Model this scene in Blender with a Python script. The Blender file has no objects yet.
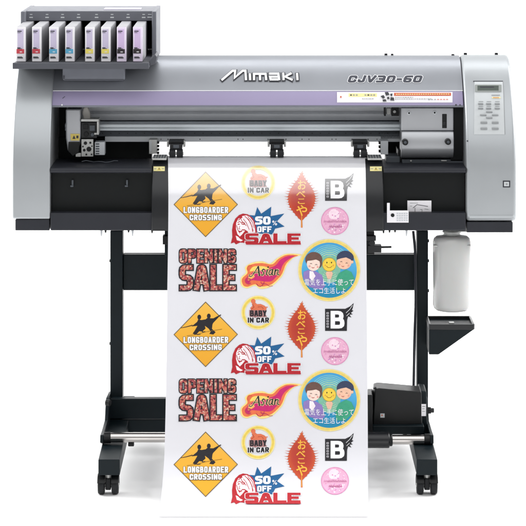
import bpy, bmesh, math, random
from mathutils import Vector
from mathutils.geometry import tessellate_polygon
random.seed(4)
sc = bpy.context.scene
COL = sc.collection
PI = math.pi

# ------------------------------------------------------------------ camera model (measured from the photograph)
D, F, CX, HY, ZC = 6.3, 2520.0, 264.0, -145.0, 1.534
def X(px, y): return (px - CX) * (D + y) / F
def Z(py, y): return ZC - (py - HY) * (D + y) / F
def PY(y, z): return (ZC - z) * F / (D + y) + HY

cam = bpy.data.cameras.new('camera')
cam_o = bpy.data.objects.new('camera', cam); COL.objects.link(cam_o)
cam_o.location = (0, -D, ZC); cam_o.rotation_euler = (PI/2, 0, 0)
cam.sensor_width = 36; cam.lens = 36 * F / 526
cam.shift_x = (263 - CX) / 526; cam.shift_y = -(263 - HY) / 526
cam.clip_start = 0.1; cam.clip_end = 100
sc.camera = cam_o
sc.view_settings.view_transform = 'Standard'; sc.view_settings.look = 'None'
sc.view_settings.exposure = 0; sc.view_settings.gamma = 1

# ------------------------------------------------------------------ materials
def lin(h):
    h = h.lstrip('#'); v = [int(h[i:i+2], 16)/255 for i in (0, 2, 4)]
    return tuple(c/12.92 if c <= .04045 else ((c+.055)/1.055)**2.4 for c in v) + (1,)
def mat(name, col, rough=.5, metal=0., spec=.5, coat=0., var=.06, vscale=30., bump=0., bscale=400., rvar=.08, **kw):
    m = bpy.data.materials.new(name); m.use_nodes = True
    nt = m.node_tree; N = nt.nodes; L = nt.links
    b = N['Principled BSDF']
    c = lin(col) if isinstance(col, str) else tuple(col) + (1,)
    tc = N.new('ShaderNodeTexCoord')
    nz = N.new('ShaderNodeTexNoise'); nz.inputs['Scale'].default_value = vscale; nz.inputs['Detail'].default_value = 4
    L.new(tc.outputs['Object'], nz.inputs['Vector'])
    mr = N.new('ShaderNodeMapRange'); mr.inputs['From Min'].default_value = .3; mr.inputs['From Max'].default_value = .7
    mr.inputs['To Min'].default_value = 1-var; mr.inputs['To Max'].default_value = 1+var
    L.new(nz.outputs['Fac'], mr.inputs['Value'])
    mx = N.new('ShaderNodeVectorMath'); mx.operation = 'SCALE'; mx.inputs[0].default_value = c[:3]
    L.new(mr.outputs['Result'], mx.inputs['Scale']); L.new(mx.outputs['Vector'], b.inputs['Base Color'])
    rr = N.new('ShaderNodeMapRange'); rr.inputs['From Min'].default_value = .3; rr.inputs['From Max'].default_value = .7
    rr.inputs['To Min'].default_value = max(.02, rough-rvar*rough); rr.inputs['To Max'].default_value = min(1, rough+rvar*rough)
    L.new(nz.outputs['Fac'], rr.inputs['Value']); L.new(rr.outputs['Result'], b.inputs['Roughness'])
    b.inputs['Metallic'].default_value = metal; b.inputs['Specular IOR Level'].default_value = spec
    b.inputs['Coat Weight'].default_value = coat; b.inputs['Coat Roughness'].default_value = .15
    if bump:
        n2 = N.new('ShaderNodeTexNoise'); n2.inputs['Scale'].default_value = bscale; n2.inputs['Detail'].default_value = 2
        L.new(tc.outputs['Object'], n2.inputs['Vector'])
        bp = N.new('ShaderNodeBump'); bp.inputs['Strength'].default_value = bump; bp.inputs['Distance'].default_value = .001
        L.new(n2.outputs['Fac'], bp.inputs['Height']); L.new(bp.outputs['Normal'], b.inputs['Normal'])
    for k, v in kw.items(): b.inputs[k.replace('_', ' ')].default_value = v
    return m

PRINT_COAT = {}
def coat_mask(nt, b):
    """coat masked by height, so a strong highlight is placed only on the upper bend"""
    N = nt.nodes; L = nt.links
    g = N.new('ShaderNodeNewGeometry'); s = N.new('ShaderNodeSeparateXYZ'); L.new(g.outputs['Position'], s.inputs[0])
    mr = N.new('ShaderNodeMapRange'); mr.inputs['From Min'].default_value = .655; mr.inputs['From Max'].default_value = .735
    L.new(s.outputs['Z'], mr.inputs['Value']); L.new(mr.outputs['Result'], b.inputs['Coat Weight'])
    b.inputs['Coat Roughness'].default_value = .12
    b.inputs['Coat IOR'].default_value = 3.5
_pm = {}
def pmat(col, rough=.55):
    """ink printed on the media"""
    if (col, rough) in _pm: return _pm[(col, rough)]
    m = mat('ink_' + col.lstrip('#'), col, rough=rough, spec=.25, var=.07, vscale=120)
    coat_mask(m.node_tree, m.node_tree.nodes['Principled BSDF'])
    _pm[(col, rough)] = m
    return m
def ramp_mat(name, stops, axis='Z', noise=None, voronoi=False, coat=True, rough=.55, spherical=None):
    m = bpy.data.materials.new(name); m.use_nodes = True
    nt = m.node_tree; N = nt.nodes; L = nt.links; b = N['Principled BSDF']
    tc = N.new('ShaderNodeTexCoord'); r = N.new('ShaderNodeValToRGB')
    el = r.color_ramp.elements
    while len(el) < len(stops): el.new(.5)
    for e, (p, c) in zip(el, stops): e.position = p; e.color = lin(c)
    if noise:
        nz = N.new('ShaderNodeTexVoronoi' if voronoi else 'ShaderNodeTexNoise'); nz.inputs['Scale'].default_value = noise
        L.new(tc.outputs['Object'], nz.inputs['Vector'])
        if voronoi:
            sp = N.new('ShaderNodeSeparateXYZ'); L.new(nz.outputs['Color'], sp.inputs[0]); L.new(sp.outputs['X'], r.inputs['Fac'])
        else:
            L.new(nz.outputs['Fac'], r.inputs['Fac'])
    elif spherical:
        vm = N.new('ShaderNodeVectorMath'); vm.operation = 'SUBTRACT'; vm.inputs[1].default_value = (.5, .5, .5)
        L.new(tc.outputs['Generated'], vm.inputs[0])
        s2 = N.new('ShaderNodeVectorMath'); s2.operation = 'MULTIPLY'; s2.inputs[1].default_value = spherical; L.new(vm.outputs[0], s2.inputs[0])
        ln = N.new('ShaderNodeVectorMath'); ln.operation = 'LENGTH'; L.new(s2.outputs[0], ln.inputs[0])
        L.new(ln.outputs['Value'], r.inputs['Fac'])
    else:
        sp = N.new('ShaderNodeSeparateXYZ'); L.new(tc.outputs['Generated'], sp.inputs[0]); L.new(sp.outputs[axis], r.inputs['Fac'])
    L.new(r.outputs['Color'], b.inputs['Base Color']); b.inputs['Roughness'].default_value = rough
    b.inputs['Specular IOR Level'].default_value = .25
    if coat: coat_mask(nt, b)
    return m

M = dict(
 silver = mat('silver_paint', '#aeb2b5', rough=.40, metal=.6, var=.03, vscale=9, bump=.05, bscale=1500),
 lid = mat('silver_lid_paint', '#9fa2a8', rough=.38, metal=.62, var=.025, vscale=7, bump=.05, bscale=1500),
 lavender = mat('lavender_band', '#978eae', rough=.5, metal=.1, var=.03, vscale=9),
 black = mat('black_plastic', '#0c0e10', rough=.42, spec=.35, var=.15, bump=.12, bscale=900),
 satin = mat('black_satin', '#121418', rough=.30, spec=.5, var=.1, bump=.04, bscale=600),
 chassis = mat('charcoal_paint', '#24262d', rough=.48, spec=.35, var=.06, bump=.1, bscale=900),
 recess = mat('dark_recess', '#0a0e0f', rough=.5, spec=.25, var=.12, bump=.05),
 steelblack = mat('stand_black_paint', '#0a161b', rough=.45, spec=.22, var=.12, vscale=14, bump=.1, bscale=700),
 rubber = mat('caster_rubber', '#15171a', rough=.55, spec=.3, var=.1),
 rail = mat('anodised_rail', '#e3ebf0', rough=.38, metal=.3, var=.04, vscale=12),
 railshade = mat('grey_beam', '#c4c8cc', rough=.5, metal=.15, var=.05, vscale=12),
 beamlight = mat('light_beam', '#f2f4f7', rough=.5, metal=.0, var=.04, vscale=12),
 raildark = mat('dark_beam', '#4d5258', rough=.5, metal=.3, var=.08),
 bracket = mat('zinc_bracket', '#b9bab8', rough=.4, metal=.4, var=.12, vscale=60),
 chrome = mat('chrome_tube', '#c9c5c2', rough=.16, metal=1., var=.03),
 steel = mat('carriage_steel', '#b4b6ba', rough=.34, metal=.5, var=.02, vscale=9),
 rack = mat('rack_grey', '#6a6c74', rough=.5, spec=.4, var=.04, bump=.08),
 rackdark = mat('rack_dark', '#4a4b52', rough=.55, spec=.35, var=.08),
 shelf = mat('shelf_grey', '#4d4f56', rough=.5, spec=.4, var=.05),
 bracketgrey = mat('bracket_grey', '#797c85', rough=.42, metal=.3, var=.04),
 cart = mat('cartridge_grey', '#9c9ca0', rough=.55, spec=.4, var=.05, vscale=40),
 white = mat('white_label', '#eceaee', rough=.5, var=.02),
 lilac = mat('lilac_label', '#c6bdd6', rough=.5, var=.03),
 pinklab = mat('pink_label', '#cdb6dc', rough=.5, var=.03),
 red = mat('label_red', '#c8434f', rough=.5, var=.05), cyan = mat('label_cyan', '#58abd0', rough=.5, var=.05),
 yellow = mat('label_yellow', '#eedd6a', rough=.5, var=.05), dark = mat('label_black', '#2a2228', rough=.5),
 ink = mat('dark_lettering', '#2b2c33', rough=.45, var=.04), model = mat('model_lettering', '#3c3e48', rough=.4, var=.04),
 logo = mat('logo_white', '#f0f1f3', rough=.4, var=.02),
 orange = mat('warning_orange', '#c8603e', rough=.5, var=.05), paleyellow = mat('pale_yellow', '#e6dc9a', rough=.5, var=.04),
 labyellow = mat('label_mustard', '#d3bd62', rough=.5, var=.08),
 panel = mat('control_panel', '#c3c7c9', rough=.5, var=.02), button = mat('button_grey', '#8f9294', rough=.5),
 lcd = mat('lcd_green_grey', '#4c544f', rough=.2, var=.04), lcdframe = mat('lcd_frame', '#8b908d', rough=.4),
 lever = mat('ivory_lever', '#b5b2ac', rough=.4, var=.05),
 bottle = mat('translucent_bottle', '#c3c4c3', rough=.25, spec=.5, coat=.35, var=.02, vscale=12, Subsurface_Weight=.25, Subsurface_Scale=.03, Transmission_Weight=.2),
 floor = mat('studio_white', '#f9f9f9', rough=.9, spec=.1, var=.004, vscale=2),
)
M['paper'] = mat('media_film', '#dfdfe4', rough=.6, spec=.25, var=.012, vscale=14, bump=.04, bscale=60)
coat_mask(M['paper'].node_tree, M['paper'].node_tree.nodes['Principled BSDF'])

# ------------------------------------------------------------------ mesh builder
class MB:
    def __init__(s): s.v = []; s.f = []; s.mi = []; s.ms = []
    def m(s, mt):
        if mt not in s.ms: s.ms.append(mt)
        return s.ms.index(mt)
    def add(s, vs, fs, mt):
        o = len(s.v); s.v += [tuple(v) for v in vs]; k = s.m(mt)
        for f in fs: s.f.append([i+o for i in f]); s.mi.append(k)
        return s
    def box(s, x0, x1, y0, y1, z0, z1, mt):
        vs = [(x, y, z) for x in (x0, x1) for y in (y0, y1) for z in (z0, z1)]
        return s.add(vs, [(0,1,3,2),(4,6,7,5),(0,4,5,1),(2,3,7,6),(0,2,6,4),(1,5,7,3)], mt)
    def pbox(s, p0, p1, q0, q1, y, d, mt):
        """box whose front face shows at photo x p0..p1, y q0..q1 when its front stands at depth y"""
        return s.box(X(p0, y), X(p1, y), y, y+d, Z(q1, y), Z(q0, y), mt)
    def prof(s, pts, x0, x1, mt):
        """closed (y,z) outline extruded along x"""
        n = len(pts)
        vs = [(x0, p[0], p[1]) for p in pts] + [(x1, p[0], p[1]) for p in pts]
        fs = [(i, (i+1) % n, (i+1) % n+n, i+n) for i in range(n)] + [tuple(range(n))[::-1], tuple(range(n, 2*n))]
        return s.add(vs, fs, mt)
    def front(s, pts, y0, y1, mt):
        """closed (x,z) outline extruded along y"""
        n = len(pts)
        vs = [(p[0], y0, p[1]) for p in pts] + [(p[0], y1, p[1]) for p in pts]
        fs = [(i, (i+1) % n, (i+1) % n+n, i+n) for i in range(n)] + [tuple(range(n)), tuple(range(n, 2*n))[::-1]]
        return s.add(vs, fs, mt)
    def pfront(s, pp, y, d, mt): return s.front([(X(a, y), Z(b, y)) for a, b in pp], y, y+d, mt)
    def cyl(s, a, b, r, mt, n=20, r2=None):
        a = Vector(a); b = Vector(b); r2 = r if r2 is None else r2
        d = (b-a).normalized(); u = d.orthogonal().normalized(); w = d.cross(u)
        vs = []
        for c, q in ((a, r), (b, r2)):
            for i in range(n):
                t = 2*PI*i/n; vs.append(c + u*math.cos(t)*q + w*math.sin(t)*q)
        fs = [(i, (i+1) % n, (i+1) % n+n, i+n) for i in range(n)] + [tuple(range(n))[::-1], tuple(range(n, 2*n))]
        return s.add(vs, fs, mt)
    def tube(s, pts, r, mt, n=8):
        P_ = [Vector(p) for p in pts]; vs = []; fs = []
        for k, p in enumerate(P_):
            d = (P_[min(k+1, len(P_)-1)] - P_[max(k-1, 0)]).normalized()
            u = d.cross(Vector((.13, .99, .05))).normalized(); w = d.cross(u)
            for i in range(n):
                t = 2*PI*i/n; vs.append(p + u*math.cos(t)*r + w*math.sin(t)*r)
        for k in range(len(P_)-1):
            for i in range(n): fs.append((k*n+i, k*n+(i+1) % n, (k+1)*n+(i+1) % n, (k+1)*n+i))
        fs += [tuple(range(n))[::-1], tuple(range((len(P_)-1)*n, len(P_)*n))]
        return s.add(vs, fs, mt)
    def lathe(s, prof, c, mt, n=40, sy=1.):
        vs = []; fs = []
        for r, z in prof:
            for i in range(n):
                t = 2*PI*i/n; vs.append((c[0]+r*math.cos(t), c[1]+r*sy*math.sin(t), z))
        for k in range(len(prof)-1):
            for i in range(n): fs.append((k*n+i, k*n+(i+1) % n, (k+1)*n+(i+1) % n, (k+1)*n+i))
        fs += [tuple(range(n))[::-1], tuple(range((len(prof)-1)*n, len(prof)*n))]
        return s.add(vs, fs, mt)
    def build(s, name, parent=None, bevel=0, seg=3, smooth=40, recalc=True, origin=None):
        me = bpy.data.meshes.new(name)
        if origin is None:
            lo = [min(v[i] for v in s.v) for i in range(3)]; hi = [max(v[i] for v in s.v) for i in range(3)]
            origin = Vector([(a+b)/2 for a, b in zip(lo, hi)])
        origin = Vector(origin)
        me.from_pydata([Vector(v)-origin for v in s.v], [], s.f)
        for mt in s.ms: me.materials.append(mt)
        me.polygons.foreach_set('material_index', s.mi)
        if recalc:
            bm = bmesh.new(); bm.from_mesh(me); bmesh.ops.recalc_face_normals(bm, faces=bm.faces); bm.to_mesh(me); bm.free()
        me.polygons.foreach_set('use_smooth', [True]*len(me.polygons))
        me.set_sharp_from_angle(angle=math.radians(smooth))
        o = bpy.data.objects.new(name, me); COL.objects.link(o)
        pw = Vector(parent['_w']) if parent is not None and '_w' in parent else Vector((0, 0, 0))
        o.location = origin - pw; o['_w'] = list(origin)
        if parent is not None: o.parent = parent
        if bevel:
            b = o.modifiers.new('bevel', 'BEVEL'); b.width = bevel; b.segments = seg; b.limit_method = 'ANGLE'
            b.angle_limit = math.radians(35); b.harden_normals = False
        return o
for k_, g_ in (('silver', .45), ('lid', .25)): M[k_].node_tree.nodes['Principled BSDF'].inputs['Specular Tint'].default_value = (g_, g_, g_, 1)
def empty(name, loc):
    o = bpy.data.objects.new(name, None); COL.objects.link(o); o.location = loc; o['_w'] = list(loc)
    o.empty_display_size = .05
    return o
def tag(o, label=None, cat=None, group=None, kind=None):
    for k, v in (('label', label), ('category', cat), ('group', group), ('kind', kind)):
        if v: o[k] = v
    return o

# ------------------------------------------------------------------ flat artwork laid on a surface (coordinates are the photo's)
def text_islands(body, box, bold=0., shear=0., base_bold=0., spacing=1.):
    """outline of a word fitted in box (x0,x1,y0,y1); bold thickens it without changing the fit"""
    def raw(off):
        cu = bpy.data.curves.new('t', 'FONT'); cu.body = body; cu.resolution_u = 3; cu.offset = off; cu.shear = shear
        cu.space_character = spacing; cu.fill_mode = 'FRONT'
        ob = bpy.data.objects.new('t', cu); COL.objects.link(ob)
        bpy.context.view_layer.update()
        me = bpy.data.meshes.new_from_object(ob.evaluated_get(bpy.context.evaluated_depsgraph_get()))
        vs = [v.co.xy[:] for v in me.vertices]; fs = [tuple(p.vertices) for p in me.polygons]
        bpy.data.objects.remove(ob); bpy.data.curves.remove(cu); bpy.data.meshes.remove(me)
        return vs, fs
    v0, f0 = raw(base_bold)
    ax, bx = min(v[0] for v in v0), max(v[0] for v in v0); ay, by = min(v[1] for v in v0), max(v[1] for v in v0)
    vs, fs = (v0, f0) if bold == 0 else raw(base_bold+bold)
    x0, x1, y0, y1 = box
    tf = lambda v: (x0+(v[0]-ax)/(bx-ax)*(x1-x0), y1-(v[1]-ay)/(by-ay)*(y1-y0))
    vs = [tf(v) for v in vs]
    par = list(range(len(vs)))
    def find(i):
        while par[i] != i: par[i] = par[par[i]]; i = par[i]
        return i
    for f in fs:
        for a in f[1:]: par[find(a)] = find(f[0])
    isl = {}
    for f in fs: isl.setdefault(find(f[0]), []).append(f)
    out = []
    for fl in isl.values():
        used = sorted({i for f in fl for i in f}); mp = {i: k for k, i in enumerate(used)}
        out.append(([vs[i] for i in used], [tuple(mp[i] for i in f) for f in fl]))
    return out

BLOCK = {
 'S': [[(1,0),(0,0),(0,.5),(1,.5),(1,1),(0,1)]], 'A': [[(0,1),(.36,0),(.64,0),(1,1)], [(.25,.7),(.75,.7)]], 'L': [[(0,0),(0,1)], [(0,1),(1,1)]],
 'E': [[(0,0),(0,1)], [(0,0),(1,0)], [(0,1),(1,1)], [(0,.5),(.8,.5)]], 'O': [[(0,0),(1,0),(1,1),(0,1),(0,0)]], 'P': [[(0,0),(0,1)], [(0,0),(1,0),(1,.55),(0,.55)]],
 'N': [[(0,1),(0,0)], [(1,0),(1,1)], [(.08,.08),(.92,.92)]], 'I': [[(.5,0),(.5,1)]], 'G': [[(1,.22),(1,0),(0,0),(0,1),(1,1),(1,.58),(.68,.58)]],
 'R': [[(0,0),(0,1)], [(0,0),(1,0),(1,.52),(0,.52)], [(.5,.55),(.95,1)]], 'B': [[(0,0),(0,1)], [(0,0),(.9,0),(.9,.48),(0,.48)], [(0,.48),(1,.48),(1,1),(0,1)]], 'D': [[(0,0),(0,1)], [(0,0),(1,0),(1,1),(0,1)]],
 'C': [[(1,.25),(1,0),(0,0),(0,1),(1,1),(1,.75)]], 'F': [[(0,0),(0,1)], [(0,0),(1,0)], [(0,.5),(.8,.5)]], 'Y': [[(0,0),(.5,.5),(1,0)], [(.5,.5),(.5,1)]],
 '0': [[(0,0),(1,0),(1,1),(0,1),(0,0)]], '5': [[(1,0),(0,0),(0,.45),(1,.45),(1,1),(0,1)]], '3': [[(0,0),(1,0),(1,1),(0,1)], [(.3,.5),(1,.5)]],
 '6': [[(1,0),(0,0),(0,1),(1,1),(1,.48),(0,.48)]], '-': [[(.1,.55),(.9,.55)]], 'J': [[(1,0),(1,1),(0,1),(0,.75)]], 'V': [[(0,0),(.42,1),(.58,1),(1,0)]], ' ': [],
}
WID = {'I': .42, '-': .7, ' ': .4, 'J': .85}
def soften(P, r, closed):
    out = []; n = len(P)
    for i, p in enumerate(P):
        if not closed and i in (0, n-1): out.append(p); continue
        a, b = P[i-1], P[(i+1) % n]
        da = Vector((a[0]-p[0], a[1]-p[1])); db = Vector((b[0]-p[0], b[1]-p[1])); k = min(r, da.length*.45, db.length*.45)
        u = Vector(p)+da.normalized()*k; v = Vector(p)+db.normalized()*k
        for t in (0, .33, .67, 1): q = u*(1-t)**2+Vector(p)*2*t*(1-t)+v*t*t; out.append((q.x, q.y))
    return out

def ripple(x, z):
    f = max(0., min(1., (.60-z)/.45)); f = f*f*(3-2*f); g = max(0., min(1., (z-.0)/.10))
    return f*g*(.0022*math.sin(x*13+1.1+z*1.5)+.0012*math.sin(x*31+.4-z*4))

class Art:
    def __init__(s, dx=0, dy=0): s.p = []; s.dx = dx; s.dy = dy; s.k = 0
    def raw(s, vs, fs, mt, layer=None):
        if layer is None: s.k += 1; layer = s.k
        s.p.append(([(a+s.dx, b+s.dy) for a, b in vs], fs, mt, layer)); return s
    def poly(s, pts, mt, layer=None): return s.raw(pts, [tuple(range(len(pts)))], mt, layer)
    def rect(s, x0, x1, y0, y1, mt): return s.poly([(x0,y0),(x1,y0),(x1,y1),(x0,y1)], mt)
    def disc(s, c, r, mt, n=40, ry=None, a0=0, a1=2*PI, layer=None):
        ry = ry or r
        return s.poly([(c[0]+r*math.cos(a0+(a1-a0)*i/n), c[1]+ry*math.sin(a0+(a1-a0)*i/n)) for i in range(n)], mt, layer)
    def ring(s, c, r0, r1, mt, n=48, a0=0, a1=2*PI):
        vs = []; fs = []
        full = abs(a1-a0-2*PI) < 1e-6; k = n if full else n+1
        for i in range(k):
            t = a0+(a1-a0)*i/n; vs += [(c[0]+r0*math.cos(t), c[1]+r0*math.sin(t)), (c[0]+r1*math.cos(t), c[1]+r1*math.sin(t))]
        for i in range(n):
            j = (i+1) % k; fs.append((2*i, 2*i+1, 2*j+1, 2*j))
        return s.raw(vs, fs, mt)
    def stroke(s, pts, w, mt, closed=False, w1=None, layer=None, ys=1.):
        pts = [(p[0], p[1]*ys) for p in pts]
        n = len(pts); vs = []
        for i, p in enumerate(pts):
            a = pts[i-1] if (i or closed) else None; b = pts[(i+1) % n] if (i < n-1 or closed) else None
            d1 = Vector((p[0]-a[0], p[1]-a[1])).normalized() if a else None
            d2 = Vector((b[0]-p[0], b[1]-p[1])).normalized() if b else None
            d1 = d1 or d2; d2 = d2 or d1
            t = (d1+d2); t = t.normalized() if t.length > 1e-4 else d1
            nn = Vector((-t.y, t.x)); k = nn.dot(Vector((-d1.y, d1.x))); k = max(k, .55)
            ww = w if w1 is None else w+(w1-w)*i/(n-1)
            vs += [(p[0]+nn.x*ww/2/k, p[1]+nn.y*ww/2/k), (p[0]-nn.x*ww/2/k, p[1]-nn.y*ww/2/k)]
        fs = [(2*i, 2*i+1, 2*((i+1) % n)+1, 2*((i+1) % n)) for i in range(n if closed else n-1)]
        return s.raw([(a, c/ys) for a, c in vs], fs, mt, layer)
    def block(s, body, box, mt, tx, ty=None, gap=1., out=None, ow=0., shear=0., rr=.0, widths=None):
        ty = ty or tx; x0, x1, y0, y1 = box; r = tx/ty
        wd = [(widths or {}).get(ch, WID.get(ch, 1.)) for ch in body]
        nsp = len(body)-1; unit = (x1-x0-gap*nsp)/sum(wd)
        for mt_, add in (((out, ow),) if out else ()) + ((mt, 0.),):
            base = s.k; top = base; x = x0
            for i, ch in enumerate(body):
                w = wd[i]*unit; L = BLOCK.get(ch, [])
                for j, st in enumerate(L):
                    closed = st[0] == st[-1] and len(st) > 2; q = st[:-1] if closed else st
                    ax, bx = x+tx/2, x+w-tx/2; ay, by = y0+ty/2, y1-ty/2
                    if bx < ax: ax = bx = (ax+bx)/2
                    P_ = [(ax+(bx-ax)*u, (ay+(by-ay)*v)*r) for u, v in q]
                    e = (tx+add*.9)/2
                    if not closed:
                        for k0, k1 in ((0, 1), (-1, -2)):
                            d = Vector((P_[k0][0]-P_[k1][0], P_[k0][1]-P_[k1][1])).normalized()
                            P_[k0] = (P_[k0][0]+d.x*e, P_[k0][1]+d.y*e)
                    if rr: P_ = soften(P_, min(rr*tx, .8*tx), closed)
                    P_ = [(a+shear*(y1-c/r), c/r) for a, c in P_]
                    s.stroke(P_, tx+add, mt_, closed=closed, layer=base+1+j+(i % 2)*4, ys=r); top = max(top, base+1+j+(i % 2)*4)
                x += w+gap
            s.k = top
        return s
    def text(s, body, box, mt, **kw):
        for vs, fs in text_islands(body, box, **kw): s.raw(vs, fs, mt)
        return s
    def build(s, name, depth, parent, lift=.0006, step=.00004, rows=3.0, xmap=None):
        b = MB()
        for (vs, fs, mt, k) in s.p:
            bm = bmesh.new()
            bv = [bm.verts.new((x, y, 0)) for x, y in vs]
            for f in fs:
                tris = [f] if len(f) < 5 else [tuple(f[i] for i in t) for t in tessellate_polygon([[Vector((vs[i][0], vs[i][1], 0)) for i in f]])]
                for t in tris:
                    try: bm.faces.new([bv[i] for i in t])
                    except ValueError: pass
            for f in bm.faces:
                f.normal_update()
                if f.normal.z > 0: f.normal_flip()
            if depth is globals().get('pap_d'): rows = 1.0
            ys = [v.co.y for v in bm.verts]
            y = math.floor(min(ys)/rows)*rows
            while y < max(ys):
                if y > min(ys):
                    bmesh.ops.bisect_plane(bm, geom=bm.verts[:]+bm.edges[:]+bm.faces[:], dist=1e-5, plane_co=(0, y, 0), plane_no=(0, 1, 0))
                y += rows
            if depth is globals().get('pap_d'):
                xs_ = [v.co.x for v in bm.verts]; y = math.floor(min(xs_)/3)*3
                while y < max(xs_):
                    if y > min(xs_):
                        bmesh.ops.bisect_plane(bm, geom=bm.verts[:]+bm.edges[:]+bm.faces[:], dist=1e-5, plane_co=(y, 0, 0), plane_no=(1, 0, 0))
                    y += 3
            bm.verts.index_update()
            rip = depth is globals().get('pap_d')
            o = (.0006 + .000028*k) if rip else lift + step*k
            co = []
            for v in bm.verts:
                d0 = depth(v.co.y); dn = depth(v.co.y+.5); up = depth(v.co.y-.5)
                # surface direction in the (y,z) plane -> outward normal
                ty = dn-up; tz = Z(v.co.y+.5, dn)-Z(v.co.y-.5, up)
                l = math.hypot(ty, tz) or 1; ny, nz = tz/l, -ty/l
                if ny > 0: ny, nz = -ny, -nz
                x_, z_ = X(v.co.x, d0), Z(v.co.y, d0); co.append((x_, d0+ny*o+(ripple(x_, z_) if rip else 0), z_+nz*o))
            b.add(co, [[v.index for v in f.verts] for f in bm.faces], mt)
            bm.free()
        ob = b.build(name, parent, recalc=False)
        # all faces look outwards
        me = ob.data; bm = bmesh.new(); bm.from_mesh(me)
        for f in bm.faces:
            f.normal_update()
            if f.normal.y > 0: f.normal_flip()
        bm.to_mesh(me); bm.free()
        return ob

def interp(tab):
    """smooth curve through (key, value) pairs (Catmull-Rom tangents)"""
    xs = [a for a, _ in tab]; ys = [b for _, b in tab]; n = len(xs)
    dl = [(ys[i+1]-ys[i])/(xs[i+1]-xs[i]) for i in range(n-1)]
    m = [dl[0]] + [0 if dl[i-1]*dl[i] <= 0 else 2*dl[i-1]*dl[i]/(dl[i-1]+dl[i]) for i in range(1, n-1)] + [dl[-1]]
    def f(x):
        if x <= xs[0]: return ys[0]+m[0]*(x-xs[0])
        if x >= xs[-1]: return ys[-1]+m[-1]*(x-xs[-1])
        i = max(k for k in range(n-1) if xs[k] <= x); h = xs[i+1]-xs[i]; t = (x-xs[i])/h
        return (2*t**3-3*t*t+1)*ys[i]+(t**3-2*t*t+t)*h*m[i]+(-2*t**3+3*t*t)*ys[i+1]+(t**3-t*t)*h*m[i+1]
    return f

# ------------------------------------------------------------------ setting: white studio sweep
b = MB()
pts = [(-9, 0), (3.2, 0)] + [(3.2+1.4*math.sin(t*PI/24), 1.4-1.4*math.cos(t*PI/24)) for t in range(1, 13)] + [(4.6, 6)]
vs = []; fs = []
for y, z in pts: vs += [(-9, y, z), (9, y, z)]
for i in range(len(pts)-1): fs.append((2*i, 2*i+1, 2*i+3, 2*i+2))
b.add(vs, fs, M['floor'])
fl = b.build('floor', recalc=False)
tag(fl, kind='structure')

# ------------------------------------------------------------------ the printer
PR = empty('large_format_printer', (0.0137, .12, 0))
tag(PR, 'silver and black large format printer on a black wheeled stand, purple band along its lid', 'printer')

lid_d = interp([(55.2, .215), (57, .192), (62, .165), (70, .137), (80, .110), (91, .086), (98, .073), (106.5, .061)])
cov_d = interp([(54.8, .212), (57, .186), (62, .157), (70, .126), (80, .098), (95, .066), (110, .042), (130, .020), (150, .007), (170, .001), (200, 0), (220, .001)])

def cover_profile(zmax, bot):
    ps = []
    py = 54.8
    while py <= bot+.01:
        d = cov_d(py); ps.append((d, Z(py, d))); py += 1.2 if py < 70 else 4
    ps.append((.004, Z(bot, 0)))
    ps += [(.5, Z(bot, 0)), (.5, ps[0][1]-.05)]
    out = [(y, min(z, zmax)) for y, z in ps]
    r = []
    for p in out:
        if not r or abs(p[0]-r[-1][0])+abs(p[1]-r[-1][1]) > 1e-4: r.append(p)
    return r
XL0, XL1, XR0, XR1 = X(12.6, 0), X(50, 0), X(466.3, 0), X(516.2, 0)
def cover(x0, x1, zmax, bot):
    return MB().prof(cover_profile(zmax, bot), x0, x1, M['silver']).build('side_cover', PR, bevel=.009, seg=4)
LC = cover(XL0, XL1, .9975, 219); RC = cover(XR0, XR1, 2, 221.5)
# bumps on the crest of the right cover
for px in (465.5, 496.5):
    MB().pbox(px-1.6, px+1.6, 52.9, 56, .222, .012, M['black']).build('cover_catch', PR, bevel=.0015)
MB().pbox(384.5, 387.5, 53.6, 56.2, .215, .01, M['black']).pbox(391, 393.5, 53.8, 56.4, .215, .01, M['black']).build('lid_hinge', PR, bevel=.001)
MB().pbox(451.5, 454.5, 54.2, 56.4, .214, .01, M['black']).build('lid_hinge', PR, bevel=.001)

# lid: curved silver hood with the lavender band
def lid_profile(q0, q1, zmax=9, back=True, proud=0.):
    o = []; q = q0
    while q < q1-.01:
        d = lid_d(q); o.append((d, Z(q, d))); q += .9 if q < 60 else 3
    d = lid_d(q1); o.append((d, Z(q1, d)))
    inner = [(y+.012, z-.005) for y, z in o[::-1]]
    if back:
        inner[-1] = (o[0][0]+.02, o[0][1]-.02)
        inner += [(.5, o[0][1]-.055), (.5, o[0][1]-.04)]
    res = []
    for y, z in o+inner:
        p = (y, min(z, zmax))
        if not res or abs(p[0]-res[-1][0])+abs(p[1]-res[-1][1]) > 1e-4: res.append(p)
    return res
xs_split = X(152, .2)
LX0, LX1 = X(52.6, .09), XR0-.002
b = MB()
b.prof(lid_profile(55.2, 90.6), xs_split, LX1, M['lid'])
b.prof(lid_profile(55.2, 90.6, zmax=.9985), LX0, xs_split, M['lid'])
LID = b.build('top_cover', PR)
b = MB(); b.prof(lid_profile(91, 105.6, back=False), LX0, LX1, M['lavender']); 
BAND = b.build('lavender_band', LID, bevel=.002, seg=3)
# white line standing in for an edge highlight above the band, lip below
b = MB()
d = lid_d(91); b.cyl((LX0, d+.001, Z(90.8, d)), (LX1, d+.001, Z(90.8, d)), .0011, M['logo'], n=10)
d = lid_d(106); b.box(LX0, LX1, d+.001, d+.018, Z(107.3, d), Z(105.4, d), M['bracketgrey'])
b.build('lid_highlight_and_trim', LID)
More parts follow.
